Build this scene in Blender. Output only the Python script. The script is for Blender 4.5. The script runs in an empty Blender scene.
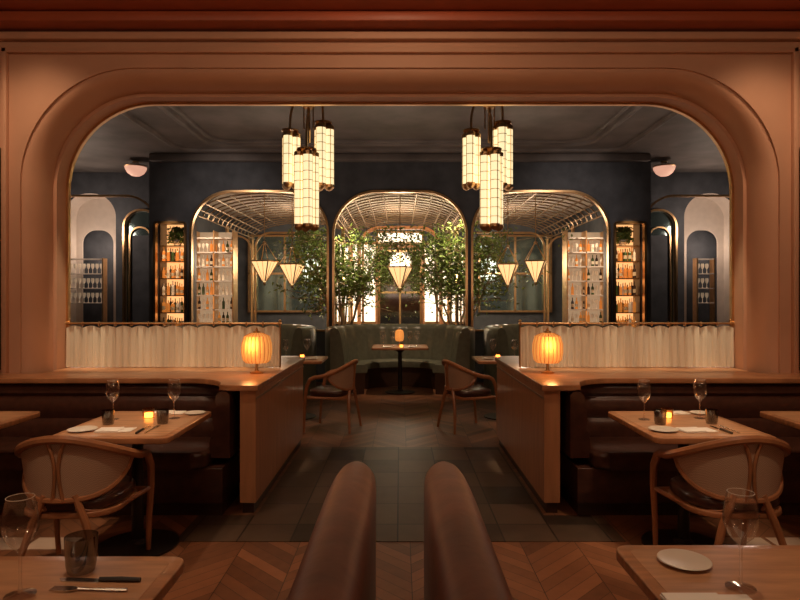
import bpy, bmesh, math, random
from mathutils import Vector, Matrix
random.seed(7)
S=bpy.context.scene
S.view_settings.view_transform='Standard'
pi=math.pi
# ------------------------------------------------------------ materials
def newmat(name):
    m=bpy.data.materials.new(name); m.use_nodes=True
    nt=m.node_tree; b=nt.nodes['Principled BSDF']; return m,nt,b
def MT(nt,op,a,b=None,c=None):
    n=nt.nodes.new('ShaderNodeMath'); n.operation=op
    for i,v in enumerate((a,b,c)):
        if v is None: continue
        if isinstance(v,(int,float)): n.inputs[i].default_value=v
        else: nt.links.new(v,n.inputs[i])
    return n.outputs[0]
def mat(name,col,rough=.5,metal=0,var=.15,scale=8,bump=0,emis=None,estr=0,stretch=(1,1,1),coat=0,sheen=0):
    m,nt,b=newmat(name)
    b.inputs['Roughness'].default_value=rough; b.inputs['Metallic'].default_value=metal
    b.inputs['Coat Weight'].default_value=coat; b.inputs['Sheen Weight'].default_value=sheen
    tc=nt.nodes.new('ShaderNodeTexCoord'); mp=nt.nodes.new('ShaderNodeMapping'); mp.inputs['Scale'].default_value=stretch
    nt.links.new(tc.outputs['Object'],mp.inputs[0])
    no=nt.nodes.new('ShaderNodeTexNoise'); no.inputs['Scale'].default_value=scale; no.inputs['Detail'].default_value=5
    nt.links.new(mp.outputs[0],no.inputs['Vector'])
    cr=nt.nodes.new('ShaderNodeValToRGB')
    cr.color_ramp.elements[0].position=.3; cr.color_ramp.elements[1].position=.7
    cr.color_ramp.elements[0].color=[max(0,c*(1-var)) for c in col]+[1]
    cr.color_ramp.elements[1].color=[min(1,c*(1+var)) for c in col]+[1]
    nt.links.new(no.outputs['Fac'],cr.inputs[0]); nt.links.new(cr.outputs[0],b.inputs['Base Color'])
    if bump:
        bp=nt.nodes.new('ShaderNodeBump'); bp.inputs['Strength'].default_value=bump; bp.inputs['Distance'].default_value=.02
        nt.links.new(no.outputs['Fac'],bp.inputs['Height']); nt.links.new(bp.outputs[0],b.inputs['Normal'])
    if emis:
        b.inputs['Emission Color'].default_value=list(emis)+[1]; b.inputs['Emission Strength'].default_value=estr
    return m
def glassmat(name,tint=(1,1,1),refl=.12,rough=.05):
    m=bpy.data.materials.new(name); m.use_nodes=True; nt=m.node_tree; nt.nodes.clear()
    o=nt.nodes.new('ShaderNodeOutputMaterial'); mx=nt.nodes.new('ShaderNodeMixShader')
    t=nt.nodes.new('ShaderNodeBsdfTransparent'); g=nt.nodes.new('ShaderNodeBsdfGlossy')
    t.inputs[0].default_value=list(tint)+[1]; g.inputs['Roughness'].default_value=rough
    lw=nt.nodes.new('ShaderNodeLayerWeight'); lw.inputs[0].default_value=.35
    f=MT(nt,'ADD',MT(nt,'MULTIPLY',lw.outputs['Facing'],.6),refl)
    nt.links.new(f,mx.inputs[0]); nt.links.new(t.outputs[0],mx.inputs[1]); nt.links.new(g.outputs[0],mx.inputs[2])
    nt.links.new(mx.outputs[0],o.inputs[0]); return m
def clothmat(name,col):
    m=bpy.data.materials.new(name); m.use_nodes=True; nt=m.node_tree; nt.nodes.clear()
    o=nt.nodes.new('ShaderNodeOutputMaterial'); mx=nt.nodes.new('ShaderNodeMixShader'); mx.inputs[0].default_value=.35
    d=nt.nodes.new('ShaderNodeBsdfDiffuse'); t=nt.nodes.new('ShaderNodeBsdfTranslucent')
    no=nt.nodes.new('ShaderNodeTexNoise'); no.inputs['Scale'].default_value=40
    cr=nt.nodes.new('ShaderNodeValToRGB'); cr.color_ramp.elements[0].color=[c*.94 for c in col]+[1]; cr.color_ramp.elements[1].color=list(col)+[1]
    nt.links.new(no.outputs['Fac'],cr.inputs[0]); nt.links.new(cr.outputs[0],d.inputs[0]); nt.links.new(cr.outputs[0],t.inputs[0])
    nt.links.new(d.outputs[0],mx.inputs[1]); nt.links.new(t.outputs[0],mx.inputs[2]); nt.links.new(mx.outputs[0],o.inputs[0]); return m
def floor_mat():
    m,nt,b=newmat('chevron_oak')
    g=nt.nodes.new('ShaderNodeNewGeometry'); s=nt.nodes.new('ShaderNodeSeparateXYZ'); nt.links.new(g.outputs['Position'],s.inputs[0])
    x,y=s.outputs[0],s.outputs[1]
    x=MT(nt,'ADD',x,20.0)
    t=MT(nt,'PINGPONG',x,.34); v=MT(nt,'DIVIDE',MT(nt,'ADD',y,t),.11)
    idv=MT(nt,'FLOOR',v); fr=MT(nt,'FRACT',v); cx=MT(nt,'DIVIDE',x,.34); col=MT(nt,'FLOOR',cx); fx=MT(nt,'FRACT',cx)
    cb=nt.nodes.new('ShaderNodeCombineXYZ'); nt.links.new(idv,cb.inputs[0]); nt.links.new(col,cb.inputs[1])
    wn=nt.nodes.new('ShaderNodeTexWhiteNoise'); wn.noise_dimensions='3D'; nt.links.new(cb.outputs[0],wn.inputs['Vector'])
    no=nt.nodes.new('ShaderNodeTexNoise'); no.inputs['Scale'].default_value=14; no.inputs['Detail'].default_value=6; nt.links.new(g.outputs['Position'],no.inputs['Vector'])
    f=MT(nt,'ADD',MT(nt,'MULTIPLY',wn.outputs['Value'],.6),MT(nt,'MULTIPLY',no.outputs['Fac'],.4))
    cr=nt.nodes.new('ShaderNodeValToRGB'); cr.color_ramp.elements[0].position=.1; cr.color_ramp.elements[1].position=.9
    cr.color_ramp.elements[0].color=(.10,.040,.019,1); cr.color_ramp.elements[1].color=(.30,.125,.058,1)
    nt.links.new(f,cr.inputs[0])
    seam=MT(nt,'MULTIPLY',MT(nt,'GREATER_THAN',fr,.04),MT(nt,'GREATER_THAN',fx,.014))
    mx=nt.nodes.new('ShaderNodeMix'); mx.data_type='RGBA'; nt.links.new(seam,mx.inputs[0])
    mx.inputs[6].default_value=(.03,.012,.007,1); nt.links.new(cr.outputs[0],mx.inputs[7]); nt.links.new(mx.outputs[2],b.inputs['Base Color'])
    b.inputs['Roughness'].default_value=.40; return m
def tile_mat():
    m,nt,b=newmat('slate_tile')
    g=nt.nodes.new('ShaderNodeNewGeometry'); s=nt.nodes.new('ShaderNodeSeparateXYZ'); nt.links.new(g.outputs['Position'],s.inputs[0])
    u=MT(nt,'DIVIDE',MT(nt,'ADD',s.outputs[0],20.0),.333); v=MT(nt,'DIVIDE',s.outputs[1],.40)
    cb=nt.nodes.new('ShaderNodeCombineXYZ'); nt.links.new(MT(nt,'FLOOR',u),cb.inputs[0]); nt.links.new(MT(nt,'FLOOR',v),cb.inputs[1])
    wn=nt.nodes.new('ShaderNodeTexWhiteNoise'); nt.links.new(cb.outputs[0],wn.inputs['Vector'])
    no=nt.nodes.new('ShaderNodeTexNoise'); no.inputs['Scale'].default_value=7; no.inputs['Detail'].default_value=6; nt.links.new(g.outputs['Position'],no.inputs['Vector'])
    f=MT(nt,'ADD',MT(nt,'MULTIPLY',wn.outputs['Value'],.65),MT(nt,'MULTIPLY',no.outputs['Fac'],.35))
    cr=nt.nodes.new('ShaderNodeValToRGB'); cr.color_ramp.elements[0].position=.1; cr.color_ramp.elements[1].position=.9
    cr.color_ramp.elements[0].color=(.024,.016,.012,1); cr.color_ramp.elements[1].color=(.15,.095,.062,1); nt.links.new(f,cr.inputs[0])
    seam=MT(nt,'MULTIPLY',MT(nt,'GREATER_THAN',MT(nt,'FRACT',u),.03),MT(nt,'GREATER_THAN',MT(nt,'FRACT',v),.025))
    mx=nt.nodes.new('ShaderNodeMix'); mx.data_type='RGBA'; nt.links.new(seam,mx.inputs[0]); mx.inputs[6].default_value=(.010,.007,.006,1)
    nt.links.new(cr.outputs[0],mx.inputs[7]); nt.links.new(mx.outputs[2],b.inputs['Base Color'])
    b.inputs['Roughness'].default_value=.42; b.inputs['Specular IOR Level'].default_value=.3; return m
def cane_mat():
    m,nt,b=newmat('woven_tan_fabric')
    tc=nt.nodes.new('ShaderNodeTexCoord'); ck=nt.nodes.new('ShaderNodeTexChecker'); ck.inputs['Scale'].default_value=170
    ck.inputs['Color1'].default_value=(.54,.36,.25,1); ck.inputs['Color2'].default_value=(.42,.265,.175,1)
    nt.links.new(tc.outputs['Object'],ck.inputs[0]); nt.links.new(ck.outputs[0],b.inputs['Base Color']); b.inputs['Roughness'].default_value=.7; return m
PLA=mat('copper_plaster',(.58,.335,.22),.6,var=.04,scale=3)
PLAR=mat('russet_lacquer',(.38,.09,.038),.45,var=.06,scale=3)
SLATE=mat('slate_blue_plaster',(.074,.080,.094),.7,var=.25,scale=4)
CEILB=mat('smoky_plaster_ceiling',(.16,.14,.132),.6,var=.3,scale=2)
OFFW=mat('pale_plaster',(.62,.54,.47),.7,var=.05)
WOOD=mat('walnut_wood',(.42,.19,.085),.32,var=.28,scale=5,stretch=(1,6,1),coat=.25)
WOODV=mat('oak_panel',(.46,.215,.10),.4,var=.14,scale=5,stretch=(4,4,.5),coat=.15)
TTOP=mat('oak_table_top',(.50,.265,.135),.34,var=.22,scale=5,stretch=(1,7,1),coat=.2)
CHW=mat('chair_wood',(.40,.17,.075),.35,var=.2,scale=9,coat=.2)
DKW=mat('dark_wood',(.05,.022,.012),.4,var=.2)
LEA=mat('oxblood_leather',(.060,.023,.015),.28,var=.25,scale=20,bump=.08,coat=.35)
LEAB=mat('brown_velvet',(.20,.070,.033),.48,var=.22,scale=12,bump=.1,sheen=.1)
GRN=mat('green_leather',(.15,.155,.115),.30,var=.15,scale=14,bump=.1,coat=.25)
BRA=mat('aged_brass',(.68,.43,.22),.3,metal=1,var=.12,scale=12)
BRD=mat('dark_bronze',(.36,.25,.16),.38,metal=.8,var=.12)
BLK=mat('black_metal',(.015,.012,.01),.4,var=.1)
CLOTH=clothmat('linen_curtain',(.90,.82,.68))
NAP=mat('white_linen',(.85,.8,.72),.9,var=.03)
PORC=mat('porcelain',(.70,.62,.52),.3,var=.03)
STEEL=mat('cutlery_steel',(.6,.56,.5),.22,metal=1,var=.05)
LEAF=mat('leaf_green',(.17,.23,.05),.5,var=.5,scale=6)
BARK=mat('bark',(.32,.23,.14),.8,var=.3,bump=.3)
CANE=cane_mat(); CHEV=floor_mat(); TILE=tile_mat()
GL=glassmat('clear_glass',refl=.12,rough=.03); GLD=glassmat('smoked_glass',(.28,.27,.27),.12)
MIRR=mat('antique_mirror',(.40,.38,.36),.08,metal=1,var=.12)
SHADE=mat('glowing_pleated_shade',(.75,.33,.09),.6,emis=(1,.36,.075),estr=.72,var=.1)
SHRIB=mat('shade_rib',(.45,.16,.04),.6,emis=(1,.28,.04),estr=.18,var=.1)
TUBE=mat('ribbed_glass_tube',(.7,.62,.42),.35,emis=(1,.80,.44),estr=1.1,var=.05)
PEND=mat('pendant_shade',(.75,.5,.28),.6,emis=(1,.58,.24),estr=1.35,var=.05)
BOWLM=mat('alabaster_bowl',(.8,.6,.5),.5,emis=(1,.50,.34),estr=.7,var=.05)
FLAME=mat('candle_glow',(.9,.5,.2),.5,emis=(1,.5,.15),estr=7)
GLOW=mat('backlit_amber_panel',(.5,.22,.07),.5,emis=(1,.47,.17),estr=1.3)
SHGL=mat('backlit_shelf_panel',(.35,.27,.20),.5,emis=(1,.68,.40),estr=.30)
WIN=mat('bright_window',(.8,.75,.65),.5,emis=(1,.84,.62),estr=1.7,var=.02)
TEAL=mat('teal_mirror_panel',(.22,.30,.30),.10,metal=.8,var=.3,scale=2)
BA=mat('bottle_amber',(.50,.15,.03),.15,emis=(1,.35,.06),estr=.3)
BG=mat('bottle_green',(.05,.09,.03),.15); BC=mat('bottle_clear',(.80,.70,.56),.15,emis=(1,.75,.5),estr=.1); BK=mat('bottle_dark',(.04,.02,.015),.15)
LAB=mat('bottle_label',(.7,.6,.45),.6)
STONE=mat('tan_marble',(.5,.37,.28),.35,var=.2,scale=4)
# ------------------------------------------------------------ builder
class B:
    def __init__(s): s.v=[];s.f=[];s.m=[];s.mats=[]
    def mi(s,m):
        if m not in s.mats: s.mats.append(m)
        return s.mats.index(m)
    def add(s,vs,fs,m,M=None):
        o=len(s.v); k=s.mi(m)
        for p in vs:
            p=Vector(p)
            if M is not None: p=M@p
            s.v.append(p)
        for f in fs: s.f.append([i+o for i in f]); s.m.append(k)
    def bmadd(s,bm,m,M=None):
        bm.verts.ensure_lookup_table(); bm.verts.index_update()
        s.add([v.co.copy() for v in bm.verts],[[v.index for v in f.verts] for f in bm.faces],m,M); bm.free()
    def box(s,x0,x1,y0,y1,z0,z1,m,bev=0,seg=2,M=None):
        bm=bmesh.new(); bmesh.ops.create_cube(bm,size=1)
        for v in bm.verts:
            v.co=Vector(((x0+x1)/2+v.co.x*(x1-x0),(y0+y1)/2+v.co.y*(y1-y0),(z0+z1)/2+v.co.z*(z1-z0)))
        if bev: bmesh.ops.bevel(bm,geom=bm.edges[:],offset=bev,segments=seg,affect='EDGES',profile=.5)
        s.bmadd(bm,m,M)
    def prism(s,poly,z0,z1,m,bev=0,M=None):
        bm=bmesh.new(); vs=[bm.verts.new((p[0],p[1],z0)) for p in poly]; f=bm.faces.new(vs)
        r=bmesh.ops.extrude_face_region(bm,geom=[f])
        for v in r['geom']:
            if isinstance(v,bmesh.types.BMVert): v.co.z=z1
        if bev:
            es=[e for e in bm.edges if abs(e.verts[0].co.z-e.verts[1].co.z)<1e-6]
            bmesh.ops.bevel(bm,geom=es,offset=bev,segments=3,affect='EDGES',profile=.5)
        s.bmadd(bm,m,M)
    def lathe(s,prof,m,c=(0,0,0),n=24,rip=0,nr=0,M=None,ph=0):
        vs=[];fs=[]
        for (r,z) in prof:
            for i in range(n):
                a=2*pi*i/n+ph; rr=r*(1+(rip*abs(math.cos(a*nr/2)) if nr else 0))
                vs.append((c[0]+rr*math.cos(a),c[1]+rr*math.sin(a),c[2]+z))
        for k in range(len(prof)-1):
            for i in range(n):
                j=(i+1)%n; fs.append([k*n+i,k*n+j,(k+1)*n+j,(k+1)*n+i])
        if prof[0][0]>1e-4: fs.append(list(range(n))[::-1])
        if prof[-1][0]>1e-4: fs.append([(len(prof)-1)*n+i for i in range(n)])
        s.add(vs,fs,m,M)
    def tube(s,pts,r,m,n=8,closed=False,M=None,flat=1):
        pts=[Vector(p) for p in pts]; N=len(pts); vs=[];fs=[]
        ref=None
        for i,p in enumerate(pts):
            a=pts[(i-1)%N] if (closed or i>0) else p; b=pts[(i+1)%N] if (closed or i<N-1) else p
            t=(b-a).normalized()
            if ref is None: ref=Vector((0,0,1)) if abs(t.z)<.9 else Vector((1,0,0))
            u=t.cross(ref)
            if u.length<1e-3: u=t.cross(Vector((0,1,0)))
            u.normalize(); w=u.cross(t).normalized(); ref=w
            rr=r[i] if isinstance(r,(list,tuple)) else r
            for k in range(n):
                an=2*pi*k/n; vs.append(p+u*math.cos(an)*rr*flat+w*math.sin(an)*rr)
        L=N if closed else N-1
        for i in range(L):
            for k in range(n):
                k2=(k+1)%n; i2=(i+1)%N; fs.append([i*n+k,i*n+k2,i2*n+k2,i2*n+k])
        if not closed: fs.append(list(range(n))[::-1]); fs.append([(N-1)*n+k for k in range(n)])
        s.add(vs,fs,m,M)
    def grid(s,fn,nu,nv,m,M=None):
        vs=[fn(i/nu,j/nv) for j in range(nv+1) for i in range(nu+1)]
        fs=[[j*(nu+1)+i,j*(nu+1)+i+1,(j+1)*(nu+1)+i+1,(j+1)*(nu+1)+i] for j in range(nv) for i in range(nu)]
        s.add(vs,fs,m,M)
    def sweep(s,path,prof,m,cap=True):
        vs=[];fs=[];P=[Vector(p) for p in path];N=len(P);K=len(prof)
        for i,p in enumerate(P):
            t=(P[min(i+1,N-1)]-P[max(i-1,0)]).normalized(); nrm=Vector((t.y,-t.x))
            for (o,z) in prof:
                q=p+nrm*o; vs.append((q.x,q.y,z))
        for i in range(N-1):
            for k in range(K):
                k2=(k+1)%K; fs.append([i*K+k,i*K+k2,(i+1)*K+k2,(i+1)*K+k])
        if cap: fs.append(list(range(K))); fs.append([(N-1)*K+k for k in range(K)][::-1])
        s.add(vs,fs,m)
    def mesh(s,name,smooth=True,ang=38):
        me=bpy.data.meshes.new(name); me.from_pydata([tuple(v) for v in s.v],[],s.f)
        for m in s.mats: me.materials.append(m)
        me.polygons.foreach_set('material_index',s.m)
        bm=bmesh.new(); bm.from_mesh(me); bmesh.ops.recalc_face_normals(bm,faces=bm.faces[:]); bm.to_mesh(me); bm.free()
        if smooth:
            me.polygons.foreach_set('use_smooth',[True]*len(me.polygons)); me.set_sharp_from_angle(angle=math.radians(ang))
        me.update(); return me
    def obj(s,name,loc=(0,0,0),rz=0,**k): return inst(name,s.mesh(name,**k),loc,rz)
def inst(name,me,loc=(0,0,0),rz=0,sc=(1,1,1)):
    o=bpy.data.objects.new(name,me); o.location=loc; o.rotation_euler=(0,0,rz); o.scale=sc; S.collection.objects.link(o); return o
def archpath(hw,zt,r,z0,n=14,cx=0):
    P=[(cx-hw,z0,-1,0)]
    for i in range(n+1):
        a=pi-(pi/2)*i/n; P.append((cx-hw+r+r*math.cos(a),zt-r+r*math.sin(a),math.cos(a),math.sin(a)))
    for i in range(n+1):
        a=pi/2-(pi/2)*i/n; P.append((cx+hw-r+r*math.cos(a),zt-r+r*math.sin(a),math.cos(a),math.sin(a)))
    P.append((cx+hw,z0,1,0)); return P
def archloft(b,path,prof,m,closed=False):
    vs=[];K=len(prof)
    for (x,z,nx,nz) in path:
        for (o,y) in prof: vs.append((x+nx*o,y,z+nz*o))
    fs=[]
    for i in range(len(path)-1):
        for k in range(K if closed else K-1):
            k2=(k+1)%K; fs.append([i*K+k,i*K+k2,(i+1)*K+k2,(i+1)*K+k])
    b.add(vs,fs,m)
def frame(b,hw,zt,r,z0,y,w,d,m,cx=0):
    archloft(b,archpath(hw,zt,r,z0,cx=cx),[(0,y),(w,y),(w,y+d),(0,y+d)],m,True)
def archwall(b,X0,X1,Z0,Z1,Y0,Y1,ops,m,mr=None):
    def rect(xa,xb,za,zb):
        if xb-xa<1e-5 or zb-za<1e-5: return
        for y in (Y0,Y1): b.add([(xa,y,za),(xb,y,za),(xb,y,zb),(xa,y,zb)],[[0,1,2,3]],m)
    x=X0
    for (xl,xr,zt,r,zb) in ops:
        rect(x,xl,Z0,Z1); rect(xl,xr,Z0,zb)
        P=archpath((xr-xl)/2,zt,r,zb,cx=(xl+xr)/2)
        for i in range(1,len(P)-2):
            (xa,za,_,_),(xb,zb2,_,_)=P[i],P[i+1]
            if xb-xa<1e-6: continue
            for y in (Y0,Y1): b.add([(xa,y,za),(xb,y,zb2),(xb,y,Z1),(xa,y,Z1)],[[0,1,2,3]],m)
        archloft(b,P,[(0,Y0),(0,Y1)],mr or m)
        if zb>Z0: b.add([(xl,Y0,zb),(xr,Y0,zb),(xr,Y1,zb),(xl,Y1,zb)],[[0,1,2,3]],mr or m)
        x=xr
    rect(x,X1,Z0,Z1)
    b.add([(X0,Y0,Z0),(X0,Y1,Z0),(X0,Y1,Z1),(X0,Y0,Z1)],[[0,1,2,3]],m); b.add([(X1,Y0,Z0),(X1,Y1,Z0),(X1,Y1,Z1),(X1,Y0,Z1)],[[0,1,2,3]],m)
    b.add([(X0,Y0,Z1),(X1,Y0,Z1),(X1,Y1,Z1),(X0,Y1,Z1)],[[0,1,2,3]],m)
def simple(name,x0,x1,y0,y1,z0,z1,m,bev=0):
    b=B(); b.box(x0,x1,y0,y1,z0,z1,m,bev); return b.obj(name)
def rrect(hx,hy,r,n=6,cx=0,cy=0):
    P=[]
    for (sx,sy,a0) in ((1,1,0),(-1,1,pi/2),(-1,-1,pi),(1,-1,3*pi/2)):
        for i in range(n+1):
            a=a0+pi/2*i/n; P.append((cx+sx*(hx-r)+r*math.cos(a),cy+sy*(hy-r)+r*math.sin(a)))
    return P
# ------------------------------------------------------------ shell
simple('floor',-7.4,7.4,-1.6,16.4,-.1,0,CHEV)
b=B(); b.prism([(-1.4,3.72),(1.4,3.72),(1.4,4.17),(1.0,4.17),(1.0,6.1),(-1.0,6.1),(-1.0,4.17),(-1.4,4.17)],0.0,.004,TILE); b.obj('floor_tile_aisle')
b=B()
for s in (-1,1):
    for k in range(6): b.box(*sorted([s*(2.0+k*.3),s*(2.27+k*.3)]),3.60,3.78,0,.004,STONE)
b.obj('floor_marble_border')
simple('ceiling_front',-4.9,4.9,-1.6,4.88,3.95,4.05,PLAR)
simple('wall_rear',-4.9,4.9,-1.7,-1.6,0,3.95,PLA)
simple('wall_left',-5.0,-4.9,-1.6,4.9,0,3.95,PLA); simple('wall_right',4.9,5.0,-1.6,4.9,0,3.95,PLA)
HW,ZT,R=2.94,3.24,.78
b=B()
archwall(b,-7.2,7.2,0,4.3,4.88,4.9,[(-HW-.18,HW+.18,ZT+.18,R+.18,0)],PLA)
path=archpath(HW,ZT,R,0,n=24)
prof=[(.18,4.88),(.15,4.88),(.15,4.90)]
for i in range(13):
    a=i/12*pi/2; prof.append((.03+.12*(1-math.sin(a)) ,4.90+.22*(1-math.cos(a))))
prof+=[(.03,5.14),(0,5.14),(0,5.3)]
archloft(b,path,prof,PLA)
archwall(b,-7.2,7.2,0,4.3,5.28,5.3,[(-HW,HW,ZT,R,0)],SLATE,PLA)
b.obj('wall_arch')
b=B(); 
for s in (-1,1): b.box(s*3.20-.02,s*3.20+.02,4.84,4.885,.9,3.54,PLA,.006)
b.box(-3.22,3.22,4.84,4.885,3.50,3.54,PLA,.006); b.obj('trim_1')
b=B(); b.box(-4.9,4.9,4.82,4.885,3.60,3.66,PLA,.01); b.box(-4.9,4.9,4.68,4.885,3.68,3.76,PLAR,.015); b.box(-4.9,4.9,4.50,4.885,3.765,3.83,PLAR,.015); b.box(-4.9,4.9,4.60,4.885,3.83,3.95,DKW); b.obj('trim_2')
b=B(); frame(b,HW-.02,ZT-.02,R-.02,1.0,5.28,.02,.04,BRA); b.obj('trim_brass_arch')
simple('ceiling_back',-7.3,7.3,5.3,12.6,4.16,4.26,CEILB)
simple('wall_back_room_left',-7.3,-7.2,5.3,12.6,0,4.16,SLATE); simple('wall_back_room_right',7.2,7.3,5.3,12.6,0,4.16,SLATE)
b=B()
def ringpath(hx,y0,y1,r):
    return [Vector((p[0],p[1],0)) for p in rrect(hx,(y1-y0)/2,r,8,0,(y0+y1)/2)]
for (hx,y0,y1,z,rr) in ((3.1,5.7,10.0,4.155,.04),(3.25,5.6,10.15,4.16,.06),(3.9,5.5,10.6,4.16,.05)):
    b.tube([p+Vector((0,0,z)) for p in ringpath(hx,y0,y1,.35)],rr,CEILB,8,True)
b.box(-4.55,4.55,10.85,11.0,4.02,4.16,CEILB,.03); b.obj('trim_ceiling_moulding')
ops=[(-4.50,-3.92,2.93,.05,.95),(-3.84,-1.31,3.5,.75,.95),(-1.23,1.23,3.5,.8,.95),(1.31,3.84,3.5,.75,.95),(3.92,4.50,2.93,.05,.95)]
b=B(); archwall(b,-4.6,4.6,0,4.16,11.0,11.2,ops,SLATE); b.obj('wall_back')
b=B()
for (xl,xr,zt,r,zb) in ops:
    frame(b,(xr-xl)/2-.03,zt-.03,max(r-.03,.03),zb,10.96,.04,.1,BRA,(xl+xr)/2)
b.box(-4.5,4.5,10.94,11.0,.93,.96,BRA)
b.obj('trim_brass_frames')
for s,nm in ((-1,'left'),(1,'right')):
    b=B(); xs=sorted([s*5.02,s*5.72]); xo=sorted([s*5.92,s*7.0])
    o=[(xs[0],xs[1],3.35,.33,.9),(xo[0],xo[1],3.72,.5,.0)]; o.sort()
    a0,a1=sorted([s*4.6,s*7.2]); archwall(b,a0,a1,0,4.16,12.5,12.6,o,SLATE,OFFW); b.obj('wall_bay_'+nm)
    simple('wall_bay_side_'+nm,*sorted([s*4.6,s*4.54]),11.2,16,0,4.16,SLATE)
    b=B(); frame(b,.35,3.35,.33,.9,12.44,.04,.08,BRA,s*5.37); frame(b,.20,3.0,.19,.9,12.50,.03,.05,BRA,s*5.42)
    b.box(s*5.37-.36,s*5.37+.36,12.56,12.6,.85,3.36,TEAL); b.box(s*5.42-.19,s*5.42+.19,12.545,12.565,.9,2.85,SLATE); b.obj('arched_mirror')
    b=B(); frame(b,1.1,3.55,.6,.0,11.9,.04,.06,BRA,s*5.95); b.obj('brass_arch_frame')
    b=B(); c=s*6.46
    archloft(b,archpath(.54,3.72,.5,0,cx=c),[(.0,12.55),(-.04,12.9)],OFFW); archloft(b,archpath(.5,3.68,.46,0,cx=c),[(0,12.9),(.12,12.9)],OFFW)
    archwall(b,c-.6,c+.6,0,4.0,12.9,12.92,[(c-.36 if s<0 else c-.30,c+.30 if s<0 else c+.36,3.0,.28,0)],OFFW)
    b.box(c-.6,c+.6,13.2,13.25,0,4.0,SLATE); b.obj('wall_alcove_'+nm)
    b=B(); b.lathe([(.0,-.28),(.08,-.27),(.15,-.22),(.19,-.15),(.2,-.1),(.19,-.1)],BOWLM,n=28); b.lathe([(.2,-.11),(.21,-.1),(.2,-.085)],BRA,n=28)
    for k in range(3):
        a=k*2*pi/3; b.tube([(.19*math.cos(a),.19*math.sin(a),-.1),(.02*math.cos(a),.02*math.sin(a),-.02)],.006,BRA,6)
    b.lathe([(.06,-.02),(.06,0)],BRA); b.obj('ceiling_bowl_light',(s*5.02,11.4,4.13))
simple('wall_annex_back',-4.6,4.6,16,16.1,0,4.16,SLATE); simple('ceiling_annex',-4.52,4.52,11.2,16,3.72,3.8,OFFW)
b=B()
def vault(xc,hw,zb,h):
    f=lambda u: zb+h*math.sqrt(max(0,1-u*u))
    for i in range(15):
        y=11.35+i*.31; b.tube([(xc+hw*math.sin(k/10*pi/2),y,f(math.sin(k/10*pi/2))) for k in range(-10,11)],.015,BRD,5)
    for k in range(-6,7):
        u=math.sin(k/6*pi/2); b.tube([(xc+hw*u,11.3,f(u)),(xc+hw*u,15.8,f(u))],.015,BRD,5)
vault(0,1.22,3.1,.42); vault(-2.57,1.26,3.1,.42); vault(2.57,1.26,3.1,.42)
for x in (-1.27,1.27,-3.86,3.86):
    for y in (13.4,15.7): b.tube([(x,y,0),(x,y,3.15)],.04,BRA,8)
b.obj('trellis_vault')
def window(nm,x0,x1,z0,z1,m,nx=2,nz=3,y=15.9,w=.025):
    b=B(); b.box(x0,x1,y+.03,y+.05,z0,z1,m)
    for i in range(nx+1):
        x=x0+(x1-x0)*i/nx; b.box(x-w,x+w,y-.03,y+.05,z0,z1,BRA)
    for i in range(nz+1):
        z=z0+(z1-z0)*i/nz; b.box(x0-w,x1+w,y-.03,y+.05,z-w,z+w,BRA)
    return b.obj(nm)
window('window_1',-1.7,-.62,.9,3.0,WIN,3,1,w=.03); window('window_2',.62,1.7,.9,3.0,WIN,3,1,w=.03)
window('window_3',-.6,.6,3.0,3.3,WIN,1,1); window('window_4',-4.0,-2.1,1.2,3.2,TEAL,2,2); window('window_5',2.1,4.0,1.2,3.2,TEAL,2,2); window('window_6',-.55,.55,.6,2.8,MIRR,2,2)
b=B(); frame(b,1.0,3.3,.5,0,15.3,.09,.12,CHW); frame(b,.58,2.85,.25,0,15.5,.06,.1,CHW); b.obj('trim_annex_arch')
for s in (-1,1):
    b=B(); frame(b,.42,3.0,.35,0,14.2,.04,.06,BRA,s*3.95); frame(b,1.0,3.12,.35,0,14.6,.04,.06,BRA,s*2.5); b.obj('brass_screen_frame')
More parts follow.
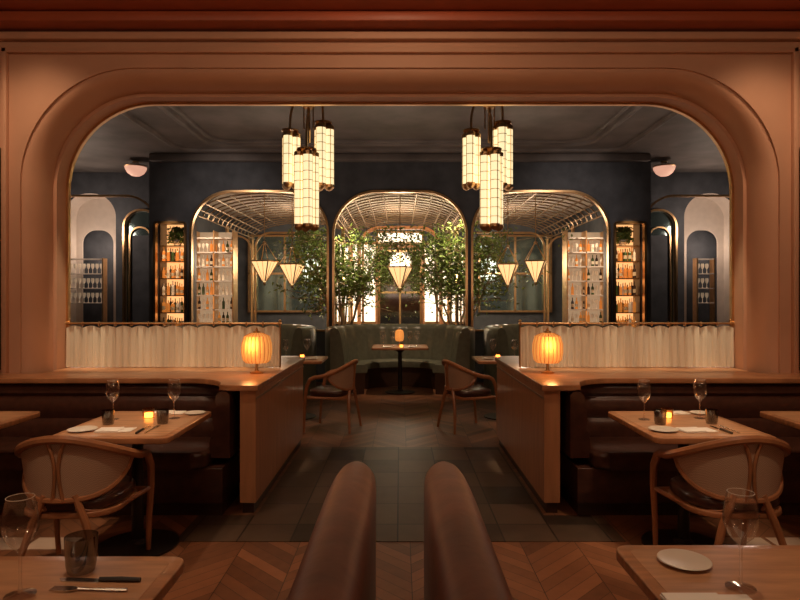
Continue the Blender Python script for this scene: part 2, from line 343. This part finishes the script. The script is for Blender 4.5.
# ------------------------------------------------------------ bottle cabinets & shelves
def bottle(b,x,y,z,h,r,m):
    b.lathe([(r,0),(r,h*.6),(r*.9,h*.67),(r*.35,h*.76),(r*.33,h*.97),(r*.4,h)],m,(x,y,z),8)
    if random.random()<.6: b.lathe([(r*1.03,h*.18),(r*1.03,h*.45)],LAB,(x,y,z),8)
def stem(b,x,y,z): b.lathe([(.03,0),(.006,.01),(.005,.08),(.03,.12),(.035,.16),(.03,.2)],BC,(x,y,z),8)
for s in (-1,1):
    c=s*4.21; b=B(); b.box(c-.27,c+.27,11.53,11.56,.9,2.96,GLOW)
    for x in (c-.28,c+.28): b.box(x-.012,x+.012,11.21,11.56,.9,2.96,DKW)
    zs=[.95,1.27,1.59,1.91,2.23,2.52]
    for z in zs: b.box(c-.27,c+.27,11.21,11.53,z-.02,z,BRA)
    b.box(c-.28,c+.28,11.21,11.56,2.94,2.97,DKW); b.obj('back_bar_cabinet')
    b=B()
    for z in zs[:5]:
        for r in range(2):
            x=c-.23
            while x<c+.24:
                bottle(b,x,11.28+.12*r,z,random.uniform(.2,.28),random.uniform(.025,.034),random.choice([BA,BA,BA,BC,BG,BK])); x+=.085
    b.obj('bottle_collection')
    b=B()
    b.lathe([(.06,0),(.09,.1),(.08,.12)],PORC,(c,11.36,2.52),12)
    for i in range(560):
        a=random.uniform(0,2*pi); rr=random.uniform(0,.20); z=2.71+random.uniform(-.13,.16); p=Vector((c+rr*math.cos(a),11.36+.45*rr*math.sin(a),z))
        d=Vector((random.gauss(0,1),random.gauss(0,.5),random.gauss(0,1))).normalized()*.045; e=d.cross(Vector((random.random(),.3,random.random()))).normalized()*.02
        b.add([p-d,p+e,p+d,p-e],[[0,1,2,3]],LEAF)
    b.obj('potted_fern')
    x0,x1=sorted([s*3.5,s*4.3]); b=B(); b.box(x0,x1,12.86,12.9,.9,2.95,SHGL)
    for x in (x0,(x0+x1)/2,x1): b.box(x-.012,x+.012,12.55,12.9,.9,2.95,BRA)
    sh=[1.0,1.3,1.6,1.9,2.2,2.5,2.8]
    for z in sh: b.box(x0,x1,12.55,12.88,z-.02,z+.01,OFFW)
    b.box(x0,x1,12.55,12.9,0,.98,DKW); b.obj('glassware_shelf')
    b=B()
    for z in sh[:-1]:
        x=x0+.06
        while x<x1-.04:
            (stem(b,x,12.68,z+.01) if random.random()<.5 else bottle(b,x,12.68,z+.01,.24,.03,random.choice([BA,BA,BC,BG,BK]))); x+=.085
    b.obj('glassware_collection')
    x0,x1=sorted([s*6.1,s*6.95]); b=B(); sh=[1.45,1.75,2.05,2.35]
    if s>0: x0,x1=6.1,6.45
    for z in sh: b.box(x0,x1,12.3,12.48,z-.02,z,OFFW)
    for x in (x0,x1): b.box(x-.012,x+.012,12.3,12.48,0,2.36,BRA)
    b.obj('glass_etagere'); b=B()
    for z in sh[:-1]:
        x=x0+.06
        while x<x1-.04: stem(b,x,12.4,z); x+=.09
    b.obj('stemware_collection')
# ------------------------------------------------------------ trees
def tree(x,y,mir):
    b=B(); tips=[]
    for k in range(7):
        a=k*.95; p=Vector((.05*math.cos(a),.05*math.sin(a),.55)); d=Vector((math.cos(a)*.38,math.sin(a)*.2,1)); pts=[p.copy()]
        for i in range(7):
            p=p+d*random.uniform(.26,.36)+Vector((random.gauss(0,.05),random.gauss(0,.03),0)); pts.append(p.copy())
            if i>1:
                for q in range(5):
                    e=p+Vector((random.gauss(0,.36),random.gauss(0,.2),random.uniform(-.2,.25))); b.tube([p,(p+e)/2+Vector((0,0,.03)),e],.006,BARK,4); tips.append(e)
        b.tube(pts,[.026-.002*i for i in range(8)],BARK,6)
    for e in tips:
        for i in range(42):
            p=e+Vector((random.gauss(0,.13),random.gauss(0,.10),random.gauss(0,.12)))
            if p.z<1.6 and random.random()<.75: continue
            if p.z<1.1 or p.z>3.05 or p.y< -.75: continue
            if abs(p.x)>.95 and random.random()<.6: continue
            d=Vector((random.gauss(0,1),random.gauss(0,1),random.gauss(0,.7)-.4)).normalized()*.05
            w=d.cross(Vector((random.gauss(0,1),random.gauss(0,1),random.gauss(0,1)))).normalized()*.021
            b.add([p-d,p+w,p+d,p-w],[[0,1,2,3]],LEAF)
    b.lathe([(.0,0),(.2,0),(.27,.55),(.25,.58),(.0,.55)],DKW,n=20)
    b.obj('potted_tree',(x,y,0))
tree(-1.18,12.4,1); tree(1.18,12.4,-1)
# ------------------------------------------------------------ pendants
def pendant_mesh():
    b=B(); n=4; ph=pi/4*.6; R=.265
    b.lathe([(.02,-.02),(.05,.02),(R-.005,.37),(R-.03,.39),(.0,.39)],PEND,n=n,ph=ph)
    cs=[(math.cos(2*pi*k/n+ph),math.sin(2*pi*k/n+ph)) for k in range(n)]
    for cx,cy in cs:
        b.tube([(.05*cx,.05*cy,.0),(R*cx,R*cy,.38)],.012,BRD,5)
        b.tube([(R*cx,R*cy,.38),(.03*cx,.03*cy,.72)],.007,BRA,5)
    for k in range(n):
        (ax,ay),(bx,by)=cs[k],cs[(k+1)%n]
        b.tube([(R*ax,R*ay,.38),(R*bx,R*by,.38)],.014,BRA,5)
        for t in (.33,.67): 
            mx_,my_=ax+(bx-ax)*t,ay+(by-ay)*t; b.tube([(.05*mx_,.05*my_,.0),((R-.003)*mx_,(R-.003)*my_,.375)],.005,BRD,4)
    b.lathe([(0,-.1),(.025,-.06),(.02,-.02)],BRA,n=10); b.lathe([(.035,.71),(.035,.75),(.008,.77)],BRA,n=10); b.tube([(0,0,.75),(0,0,1.93)],.008,BRA,6); return b.mesh('p')
pm=pendant_mesh()
for (x,y,z) in ((0,11.5,1.75),(-2.62,11.6,1.87),(-2.12,11.8,1.82),(2.62,11.6,1.87),(2.12,11.8,1.82)): inst('pendant_lantern',pm,(x,y,z))
# ------------------------------------------------------------ chandeliers
def chandelier():
    b=B(); H=4.16
    def bundle(cx,cy,z0,z1,n,r,R):
        for k in range(n):
            a=2*pi*k/n+.3; x=cx+R*math.cos(a); y=cy+R*math.sin(a)
            b.lathe([(r,z0),(r,z1)],TUBE,(x,y,0),16,.05,8)
            m=int((z1-z0)/.09)
            for i in range(m+1):
                z=z0+(z1-z0)*i/m; b.lathe([(r*1.06,z-.003),(r*1.06,z+.003)],BRA,(x,y,0),16)
            b.lathe([(0,z0-.05),(r*.7,z0-.035),(r*1.12,z0-.01),(r*1.12,z0+.02)],BRA,(x,y,0),16)
            b.lathe([(r*1.12,z1-.02),(r*1.12,z1+.02),(r*.4,z1+.05)],BRA,(x,y,0),16)
            for q in range(4):
                an=q*pi/2+.4; b.tube([(x+r*1.07*math.cos(an),y+r*1.07*math.sin(an),z0),(x+r*1.07*math.cos(an),y+r*1.07*math.sin(an),z1)],.004,BRA,4)
        b.lathe([(R+r*.6,z1+.045),(R+r*.6,z1+.06),(.02,z1+.08)],BRA,(cx,cy,0),16)
    specs=[(-.20,.0,2.74,3.28,3,.045,.062),(.15,.05,2.74,3.38,3,.050,.066),(.0,-.14,2.28,3.04,4,.048,.080)]
    for sp in specs:
        bundle(*sp); cx,cy,z0,z1=sp[:4]
        pts=[(cx,cy,z1+.05)]
        zt=z1+.15
        for i in range(11):
            t=i/10*pi/2; pts.append((cx*math.cos(t) if abs(cx)>.01 else 0,cy*math.cos(t),zt+.32*math.sin(t)))
        b.tube(pts,.014,BRA,6)
    b.tube([(0,0,3.2),(0,0,H)],.018,BRA,8); b.tube([(.05,0,3.35),(.05,0,H)],.008,BRA,6); b.tube([(-.05,0,3.35),(-.05,0,H)],.008,BRA,6)
    b.lathe([(.06,3.58),(.07,3.6),(.06,3.63)],BRA,n=16); b.lathe([(.03,H-.06),(.1,H-.03),(.11,H)],BRA,n=20)
    return b.mesh('ch')
cm=chandelier(); inst('chandelier',cm,(-.99,6.5,0)); inst('chandelier',cm,(.97,6.5,0))
# ------------------------------------------------------------ counters, banquettes, curtains
def fillet(c,r,a0,a1,n=8): return [(c[0]+r*math.cos(a0+(a1-a0)*i/n),c[1]+r*math.sin(a0+(a1-a0)*i/n)) for i in range(n+1)]
for s in (-1,1):
    mx=lambda P:[(s*x,y) for x,y in P]
    b=B()
    top=[(2.925,5.34),(2.925,4.878),(4.6,4.878),(4.6,4.55)]+[(1.62,4.55)]+fillet((1.62,4.20),.35,pi/2,pi*.98)[1:]+[(1.20,4.17),(.99,4.17),(.99,6.27),(1.37,6.27),(1.37,5.34)]
    b.prism(mx(top),.866,.906,WOOD,.006)
    body=[(2.925,5.30),(2.925,4.878),(4.6,4.878),(4.6,4.72),(1.32,4.72),(1.15,4.60),(1.12,4.2),(1.01,4.2),(1.01,6.25),(1.35,6.25),(1.35,5.30)]
    b.prism(mx(body),.08,.866,WOODV)
    kick=[(2.92,5.28),(2.92,4.878),(4.6,4.878),(4.6,4.74),(1.33,4.74),(1.13,4.62),(1.11,4.23),(1.03,4.23),(1.03,6.23),(1.33,6.23),(1.33,5.28)]
    b.prism(mx(kick),0,.08,DKW); b.box(*sorted([s*1.005,s*1.012]),4.2,6.25,.80,.815,BRD)
    b.obj('oak_bar_counter')
    b=B()
    pth=[(4.58,4.68),(4.0,4.68),(3.0,4.68),(2.0,4.68),(1.5,4.68)]+fillet((1.46,4.40),.28,pi/2,pi,10)+[(1.18,4.3),(1.18,4.22),(1.185,4.17)]
    if s<0: pth=[(-x,y) for x,y in pth]; 
    sg=-1 if s>0 else 1
    prof=[(0,.40),(0,.84),(.02,.858),(.05,.862),(.08,.855),(.10,.83),(.105,.79),(.09,.765),(.115,.74),(.125,.66),(.11,.60),(.13,.575),(.145,.5),(.14,.40)]
    b.sweep(pth,[(sg*o,z) for o,z in prof],LEA)
    seat=[(4.58,4.60),(4.58,4.06),(1.42,4.06)]+fillet((1.42,4.16),.10,-pi/2,-pi,5)+[(1.32,4.45),(1.45,4.60)]
    seat=mx(seat); b.prism(seat,.34,.465,LEA,.035)
    base=mx([(4.58,4.62),(4.58,4.12),(1.22,4.12),(1.22,4.62)]); b.prism(base,.10,.345,LEA,.01); b.prism(mx([(4.58,4.62),(4.58,4.18),(1.24,4.18),(1.24,4.62)]),0,.10,DKW)
    for xx in (2.35,3.45): b.box(*sorted([s*(xx-.004),s*(xx+.004)]),4.055,4.5,.36,.468,BLK)
    b.obj('corner_banquette')
    b=B(); xa,xb=1.06,2.93
    def cur(u,v): 
        x=xa+(xb-xa)*u; k=.6+.6*(1-v); w=math.sin(u*2*pi*26+1.2*math.sin(u*17))*.008+.004*math.sin(u*2*pi*57+v); sc=abs(math.sin(u*pi*13)); return (s*x,5.27+w*k,.912+(1.275-.912-.02*(1-sc))*v)
    b.grid(cur,520,6,CLOTH)
    b.tube([(s*1.04,5.27,1.295),(s*2.93,5.27,1.295)],.009,BRA,8)
    for i in range(14):
        x=xa+(xb-xa)*i/13; b.tube([(s*x,5.27+.02*math.cos(t*pi/4),1.29+.02*math.sin(t*pi/4)) for t in range(8)],.004,BRA,5,True)
    for x in (1.06,2.0,2.92): b.tube([(s*x,5.30,.906),(s*x,5.30,1.31)],.009,BRA,8); b.lathe([(0,1.33),(.016,1.32),(.012,1.305)],BRA,(s*x,5.3,0),8)
    b.obj('cafe_curtain')
    b=B(); x0,x1=sorted([s*3.24,s*4.2]); b.box(x0,x1,4.83,4.879,.93,2.74,DKW,.01); b.box(x0+.05,x1-.05,4.82,4.84,.98,2.69,BRD,.005); b.box(x0+.09,x1-.09,4.81,4.83,1.02,2.65,MIRR); b.obj('framed_mirror')
# ------------------------------------------------------------ table lamp
b=B()
b.lathe([(.055,0),(.055,.012),(.02,.02),(.012,.04),(.012,.09),(.02,.10)],BRA,n=24)
sp=[(.085,.085),(.108,.11),(.118,.17),(.116,.24),(.098,.30),(.05,.325),(.0,.33)]
b.lathe(sp,SHADE,n=120,rip=.05,nr=20)
for k in range(20):
    a=2*pi*(k+.5)/20; b.tube([(r*1.01*math.cos(a),r*1.01*math.sin(a),z) for r,z in sp[:-1]],.0035,SHRIB,4)
b.lathe([(.03,.325),(.03,.34),(.008,.345),(.012,.355),(0,.37)],BRA,n=16)
lm=b.mesh('l')
for s,x in ((-1,-1.165),(1,1.20)): inst('table_lamp',lm,(x,4.88,.906))
# ------------------------------------------------------------ chair
def chair_mesh():
    b=B()
    def rail(a):
        x=.325*math.sin(a); y=-.30*math.cos(a)
        t=min(1,abs(a)/1.95); z=.795-.165*(t*t*(3-2*t)); return Vector((x,y,z))
    A=1.98; pts=[]
    leg=[Vector((.275,.245,0)),Vector((.285,.235,.22)),Vector((.305,.215,.42)),Vector((.312,.19,.54)),Vector((.308,.155,.605))]
    pts+= [Vector((-p.x,p.y,p.z)) for p in leg]
    for i in range(-18,19): pts.append(rail(A*i/18*.96))
    pts+=leg[::-1]
    rad=[.015,.018,.021,.023,.023]+[.023]*37+[.023,.023,.021,.018,.015]
    b.tube(pts,rad,CHW,8)
    C=1.35
    def bot(a): 
        t=abs(a)/C; return .475+.13*t**3
    def pan(u,v):
        a=(u*2-1)*C; r=rail(a); z=bot(a)+(r.z-bot(a))*v; k=.93-.07*(1-v); return (r.x*k/.95,r.y*k/.95,z)
    b.grid(pan,36,6,CANE)
    b.grid(lambda u,v: tuple(Vector(pan(u,v))*1+Vector((0,.012,0))),36,6,CANE)
    b.tube([Vector(pan(i/36,0)) for i in range(37)],.015,CHW,6)
    for sx in (-1,1):
        P=[]
        for i in range(9):
            v=i/8; u=.5+sx*(.012+.05*(2*v-1)**2*(1 if v>.5 else .5)); q=Vector(pan(u,v)); q.y-=.006; P.append(q)
        b.tube(P,.010,CHW,6)
        b.tube([Vector(pan(.5+sx*.5,v/6)) for v in range(7)],.013,CHW,6)
        b.tube([(sx*.08,-.255,.50),(sx*.14,-.26,.36),(sx*.20,-.28,.18),(sx*.235,-.30,0)],[.018,.021,.019,.014],CHW,8)
        b.tube([(sx*.30,.19,.40),(sx*.22,-.18,.385),(sx*.08,-.25,.43)],.014,CHW,6)
    b.prism(rrect(.265,.245,.17,8,0,-.005),.375,.405,CHW,.006)
    b.prism(rrect(.258,.24,.17,8,0,-.005),.405,.475,LEA,.028)
    b.tube([(-.29,.225,.385),(.29,.225,.385)],.016,CHW,6)
    return b.mesh('c')
chm=chair_mesh()
for (x,y,rz) in ((-1.75,3.32,.03),(1.78,3.32,.02),(-.80,7.0,1.35),(.80,7.0,-1.2)): inst('dining_chair',chm,(x,y,0),rz,(.95,.97,1))
# ------------------------------------------------------------ tables
def table_mesh(hx,hy):
    b=B(); P=rrect(hx,hy,.045,8)
    b.prism(P,.715,.75,WOOD,.006); b.prism(rrect(hx-.035,hy-.035,.03,6),.7495,.7508,TTOP)
    b.lathe([(.03,.03),(.035,.1),(.032,.65),(.1,.70),(.12,.715)],BLK,n=20); b.lathe([(.24,0),(.24,.012),(.06,.03),(.04,.05)],BLK,n=32); return b.mesh('t')
tm=table_mesh(.335,.40); tb=table_mesh(.475,.39); tr=table_mesh(.45,.38); ts=table_mesh(.36,.36)
for (x,y) in ((-1.60,3.66),(1.73,3.66),(-2.75,3.66),(2.75,3.66)): inst('dining_table',tm,(x,y,0))
for (x,y) in ((-1.095,1.37),(1.125,1.45)): inst('dining_table',tb,(x,y,0))
inst('dining_table',tr,(0,9.75,0)); inst('dining_table',ts,(-1.32,7.7,0)); inst('dining_table',ts,(1.32,7.7,0)); inst('dining_table',tr,(-2.6,9.75,0)); inst('dining_table',tr,(2.6,9.75,0))
# ------------------------------------------------------------ tableware
b=B(); b.lathe([(0,.004),(.036,.0),(.036,.003),(.006,.010),(.004,.03),(.004,.10),(.008,.112),(.03,.135),(.041,.165),(.042,.19),(.036,.225),(.031,.245)],GL,n=28)
b.tube([(.0312*math.cos(k*pi/14),.0312*math.sin(k*pi/14),.245) for k in range(28)],.0009,PORC,5,True); wg=b.mesh('wg')  # pale ring on the rim stands in for the glass edge highlight
def opencap(me):
    bm=bmesh.new(); bm.from_mesh(me); zt=max(v.co.z for v in bm.verts)
    bmesh.ops.delete(bm,geom=[f for f in bm.faces if len(f.verts)>8 and all(v.co.z>zt-.003 for v in f.verts)],context='FACES_ONLY'); bm.to_mesh(me); bm.free(); return me
wg=opencap(wg)
b=B(); b.lathe([(0,.0),(.03,0),(.034,.02),(.037,.085)],GLD,n=24); tum=opencap(b.mesh('tum'))
b=B(); b.lathe([(0,.0),(.035,0),(.038,.06)],glassmat('candle_glass',(1,.6,.25),.08),n=20); b.lathe([(.026,.004),(.026,.03),(.0,.031)],FLAME,n=16); can=opencap(b.mesh('can'))
b=B(); b.lathe([(0,.002),(.05,.0),(.055,.003),(.085,.012),(.082,.014),(.052,.006),(0,.005)],PORC,n=32); plate=b.mesh('plate')
b=B(); b.box(-.10,.10,-.055,.055,0,.006,NAP,.002); b.box(-.098,.03,-.053,.053,.006,.011,NAP,.002); nap=b.mesh('nap')
def cutlery(kind):
    b=B()
    if kind=='knife':
        b.prism([(-.012,0),(-.011,.1),(.006,.115),(.011,.09),(.009,0)],0,.0025,STEEL); b.tube([(-.002,0,.006),(-.001,-.06,.007),(0,-.11,.006)],[.006,.007,.006],BLK,8)
    else:
        b.tube([(0,-.1,.005),(0,0,.005),(0,.03,.006)],[.005,.003,.004],STEEL,6); b.prism([(-.004,.03),(-.012,.045),(-.012,.06),(.012,.06),(.012,.045),(.004,.03)],.003,.006,STEEL)
        for i in range(4): b.box(-.012+.0068*i,-.012+.0068*i+.0036,.058,.1,.003,.006,STEEL)
    return b.mesh(kind)
kn=cutlery('knife'); fk=cutlery('fork')
T=.7508
def P(nm,me,x,y,rz=0,z=T,sc=1): inst(nm,me,(x,y,z),rz,(sc,sc,sc))
for s,tx in ((-1,-1.60),(1,1.73)):
    q=lambda dx: tx+dx
    P('wine_glass',wg,q(-.20),3.76); P('wine_glass',wg,q(.17),3.80)
    P('water_tumbler',tum,q(-.16),3.62); P('water_tumbler',tum,q(.16),3.64)
    P('tealight_candle',can,q(0 if s<0 else -.03),3.82); P('side_plate',plate,q(-.22),3.44,sc=.95); P('side_plate',plate,q(.25),3.95,sc=.8)
    P('folded_napkin',nap,q(-.03),3.44,.1); P('folded_napkin',nap,q(.07),3.97,.1)
    P('table_knife',kn,q(.12),3.46,.05); P('table_fork',fk,q(.17),3.46,.02)
for s in (-1,1):
    P('side_plate',plate,s*2.62,3.6); P('wine_glass',wg,s*2.72,3.8)
P('wine_glass',wg,-.962,1.52,sc=1.02); P('water_tumbler',tum,-.882,1.66,sc=1.15); P('side_plate',plate,.81,1.71,sc=.85)
P('wine_glass',wg,.886,1.56,sc=1.02); P('folded_napkin',nap,.765,1.455,0,sc=1.1)
P('steak_knife',kn,-.80,1.60,pi/2-.05,sc=1.0); P('table_fork',fk,-.80,1.545,pi/2-.05)
for x in (-2.6,0,2.6):
    for dx in (-.28,.28,-.12,.16): P('wine_glass',wg,x+dx,9.65+abs(dx)*.3)
    P('side_plate',plate,x-.2,9.5); P('side_plate',plate,x+.2,9.5); P('tealight_candle',can,x+.02,9.6)
    inst('table_lamp',lm,(x-.01,9.95,T),0,(.6,.6,.8))
for s in (-1,1):
    P('wine_glass',wg,s*1.2,7.75); P('wine_glass',wg,s*1.45,7.6); P('tealight_candle',can,s*1.28,7.85); P('side_plate',plate,s*1.12,7.6)
# ------------------------------------------------------------ rear curved booths
def booth():
    b=B(); NN=130; amax=2.05
    for kind in (0,1,2):
        vs=[];fs=[]
        if kind==0: prof=[(1.22,0.0),(1.22,1.02),(1.19,1.06),(1.13,1.07),(1.07,1.04),(1.03,.96),(1.0,.80),(.97,.6),(.95,.44),(.95,.0)]
        if kind==1: prof=[(.96,.34),(.96,.45),(.8,.47),(.62,.465),(.585,.44),(.58,.40),(.59,.34)]
        if kind==2: prof=[(.97,0),(.97,.345),(.62,.345),(.64,0)]
        K=len(prof)
        for i in range(NN+1):
            a=-amax+2*amax*i/NN; ch=.022*abs(math.sin((i/NN)*pi*17)) if kind==0 else 0
            if kind==0: ch-=.02
            for (r,z) in prof:
                rr=r-(ch if r<1.15 else 0); vs.append((rr*math.sin(a)*1.0,rr*math.cos(a)*.92,z))
        for i in range(NN):
            for k in range(K): k2=(k+1)%K; fs.append([i*K+k,i*K+k2,(i+1)*K+k2,(i+1)*K+k])
        fs.append(list(range(K))); fs.append([NN*K+k for k in range(K)][::-1])
        b.add(vs,fs,GRN if kind<2 else DKW)
    return b.mesh('booth')
bo=booth()
for x in (-2.6,0,2.6): inst('curved_booth',bo,(x,9.82,0))
# ------------------------------------------------------------ foreground high-back seats
def hiback(s):
    b=B()
    pth=[(.158,.95),(.158,1.2),(.158,1.5),(.158,1.7),(.158,1.85),(.158,1.97),(.158,2.08),(.159,2.17),(.162,2.24),(.168,2.29),(.18,2.325),(.195,2.34)]
    drops=[0,0,0,.0,.002,.006,.013,.025,.042,.068,.11,.17]
    N=len(pth); vs=[];fs=[]
    K=18
    for i,(x,y) in enumerate(pth):
        top=.94-drops[i]; th=[.078,.078,.078,.078,.078,.077,.075,.071,.065,.056,.043,.022][i]
        for k in range(K):
            a=pi*k/(K-1); vs.append((s*(x+th*math.cos(a)),y,top-.08+.08*math.sin(a)))
        vs.append((s*(x-th*1.0),y,.12)); vs.append((s*(x+th*1.0),y,.12))
    KK=K+2
    for i in range(N-1):
        for k in range(KK): k2=(k+1)%KK; fs.append([i*KK+k,i*KK+k2,(i+1)*KK+k2,(i+1)*KK+k])
    fs.append(list(range(KK))); fs.append([(N-1)*KK+k for k in range(KK)][::-1]); b.add(vs,fs,LEAB)
    b.box(*sorted([s*.225,s*.62]),.98,2.05,.32,.46,LEAB,.04); b.box(*sorted([s*.12,s*.6]),1.0,2.1,0,.33,DKW,.01)
    b.tube([(s*.165,2.25,0),(s*.165,2.25,.14)],.02,CHW,8); b.tube([(s*.155,1.0,0),(s*.155,1.0,.14)],.02,CHW,8)
    b.obj('high_back_settee')
hiback(-1); hiback(1)
# ------------------------------------------------------------ lights
def light(t,nm,loc,e,col,tgt=None,**k):
    l=bpy.data.lights.new(nm,t); l.energy=e; l.color=col
    for a,v in k.items(): setattr(l,a,v)
    o=bpy.data.objects.new(nm,l); o.location=loc; S.collection.objects.link(o)
    if tgt is not None: o.rotation_euler=(Vector(tgt)-Vector(loc)).to_track_quat('-Z','Y').to_euler()
    return o
W=(1,.63,.38); W2=(1,.70,.45)
light('AREA','ceiling_wash',(0,1.6,3.85),34,W,(0,4.9,2.2),shape='RECTANGLE',size=7,size_y=.4)
for x in (-2.9,2.9): light('SPOT','downlight_wall',(x,4.0,3.9),62,W,(x*1.02,5.0,2.0),spot_size=1.3,spot_blend=1,shadow_soft_size=.1)
light('SPOT','downlight_wall',(0,3.4,3.9),26,W,(0,4.95,3.2),spot_size=2.0,spot_blend=1,shadow_soft_size=.1)
for s in (-1,1):
    light('POINT','rear_fill_light',(s*2.2,-1.2,2.3),14,W2,shadow_soft_size=.12)  # unseen fill behind the camera, added for glass highlights; no fixture here
    for x in (1.25,1.65,2.05,2.45,2.80): light('SPOT','downlight_curtain',(s*x,5.0,2.9 if x>2.7 else 3.2),170,(1,.78,.50),(s*x,5.26,1.16),spot_size=.32,spot_blend=.6,shadow_soft_size=.03)
    light('SPOT','downlight_table',(s*1.68,3.6,3.9),160,W2,(s*1.68,3.72,0),spot_size=.42,spot_blend=.8,shadow_soft_size=.05)
    light('SPOT','banquette_fill_spot',(s*2.0,3.2,3.9),120,W2,(s*2.0,4.5,.5),spot_size=.9,spot_blend=1,shadow_soft_size=.05)  # added fill spot, brightens the dark banquette seat
    light('SPOT','downlight_table_outer',(s*2.9,3.6,3.9),90,W2,(s*2.9,3.72,0),spot_size=.4,spot_blend=.9,shadow_soft_size=.05)
    light('SPOT','downlight_near_table',(s*1.0,1.9,3.9),85,W2,(s*.95,1.6,0),spot_size=.5,spot_blend=.9,shadow_soft_size=.05)
    light('SPOT','downlight_floor',(s*.8,3.2,3.9),190,W,(s*.85,3.2,0),spot_size=.5,spot_blend=1,shadow_soft_size=.05)
    light('SPOT','settee_fill_spot',(s*.1,1.9,3.9),36,W,(s*.15,1.95,.9),spot_size=.35,spot_blend=1,shadow_soft_size=.05)  # added fill spot to keep the settee backs visible
    light('SPOT','downlight_chair_back',(s*1.4,1.6,3.9),90,W2,(s*1.74,3.1,.6),spot_size=.4,spot_blend=1,shadow_soft_size=.05)
    light('SPOT','downlight_counter',(s*-.1,5.2,4.1),140,W,(s*1.05,5.0,.6),spot_size=.6,spot_blend=1,shadow_soft_size=.05)
    light('POINT','lamp_bulb',(s*1.185,4.70,1.15),3,(1,.45,.15),shadow_soft_size=.05)
    light('SPOT','tree_spot',(s*1.1,11.5,3.3),170,(1,.85,.52),(s*1.15,12.2,1.6),spot_size=1.9,spot_blend=.8,shadow_soft_size=.05)
    light('POINT','tree_back_light',(s*1.2,13.3,2.0),60,(1,.82,.5),shadow_soft_size=.1)
    light('POINT','annex_glow',(s*2.6,14.0,2.4),60,(1,.78,.56),shadow_soft_size=.3)
    light('POINT','bay_glow',(s*6.2,11.6,3.0),30,(1,.76,.60),shadow_soft_size=.2)
    light('POINT','alcove_light',(s*6.46,12.75,2.6),8,(1,.76,.6),shadow_soft_size=.1)
    light('SPOT','shelf_light',(s*4.0,11.7,3.5),130,(1,.80,.58),(s*3.9,12.7,1.8),spot_size=1.2,spot_blend=.8)
    light('SPOT','cabinet_light',(s*4.2,10.3,3.6),190,(1,.66,.36),(s*4.2,11.4,1.9),spot_size=.55,spot_blend=.8)
    light('SPOT','downlight_chair',(s*.9,7.1,4.1),110,W,(s*.9,7.1,0),spot_size=.5,spot_blend=.9)
    light('SPOT','downlight_aisle',(s*.4,4.9,4.1),70,W,(s*.3,4.9,0),spot_size=.5,spot_blend=1,shadow_soft_size=.1)
    light('SPOT','downlight_slate_wall',(s*3.0,8.6,3.7),60,(1,.82,.70),(s*3.2,11.0,3.2),spot_size=1.1,spot_blend=1)
    light('SPOT','downlight_booth_side',(s*2.2,8.8,4.1),120,W2,(s*2.2,9.9,.6),spot_size=.7,spot_blend=.9)
light('POINT','annex_centre_glow',(0,14.0,2.6),60,(1,.80,.56),shadow_soft_size=.3)
light('SPOT','downlight_rear_table',(0,9.0,4.1),240,W2,(0,9.9,.5),spot_size=.75,spot_blend=.9)
light('AREA','back_room_wash',(0,8.2,1.9),38,(1,.74,.58),(0,8.8,5),shape='RECTANGLE',size=7,size_y=3)
w=bpy.data.worlds.new('w'); S.world=w; w.use_nodes=True; w.node_tree.nodes['Background'].inputs[0].default_value=(1,.55,.3,1); w.node_tree.nodes['Background'].inputs[1].default_value=.01
cam=bpy.data.cameras.new('cam'); cam.lens=27; cam.sensor_width=36; cam.clip_start=.05
co=bpy.data.objects.new('camera',cam); co.location=(0,0,1.5); co.rotation_euler=(pi/2,0,0); S.collection.objects.link(co); S.camera=co
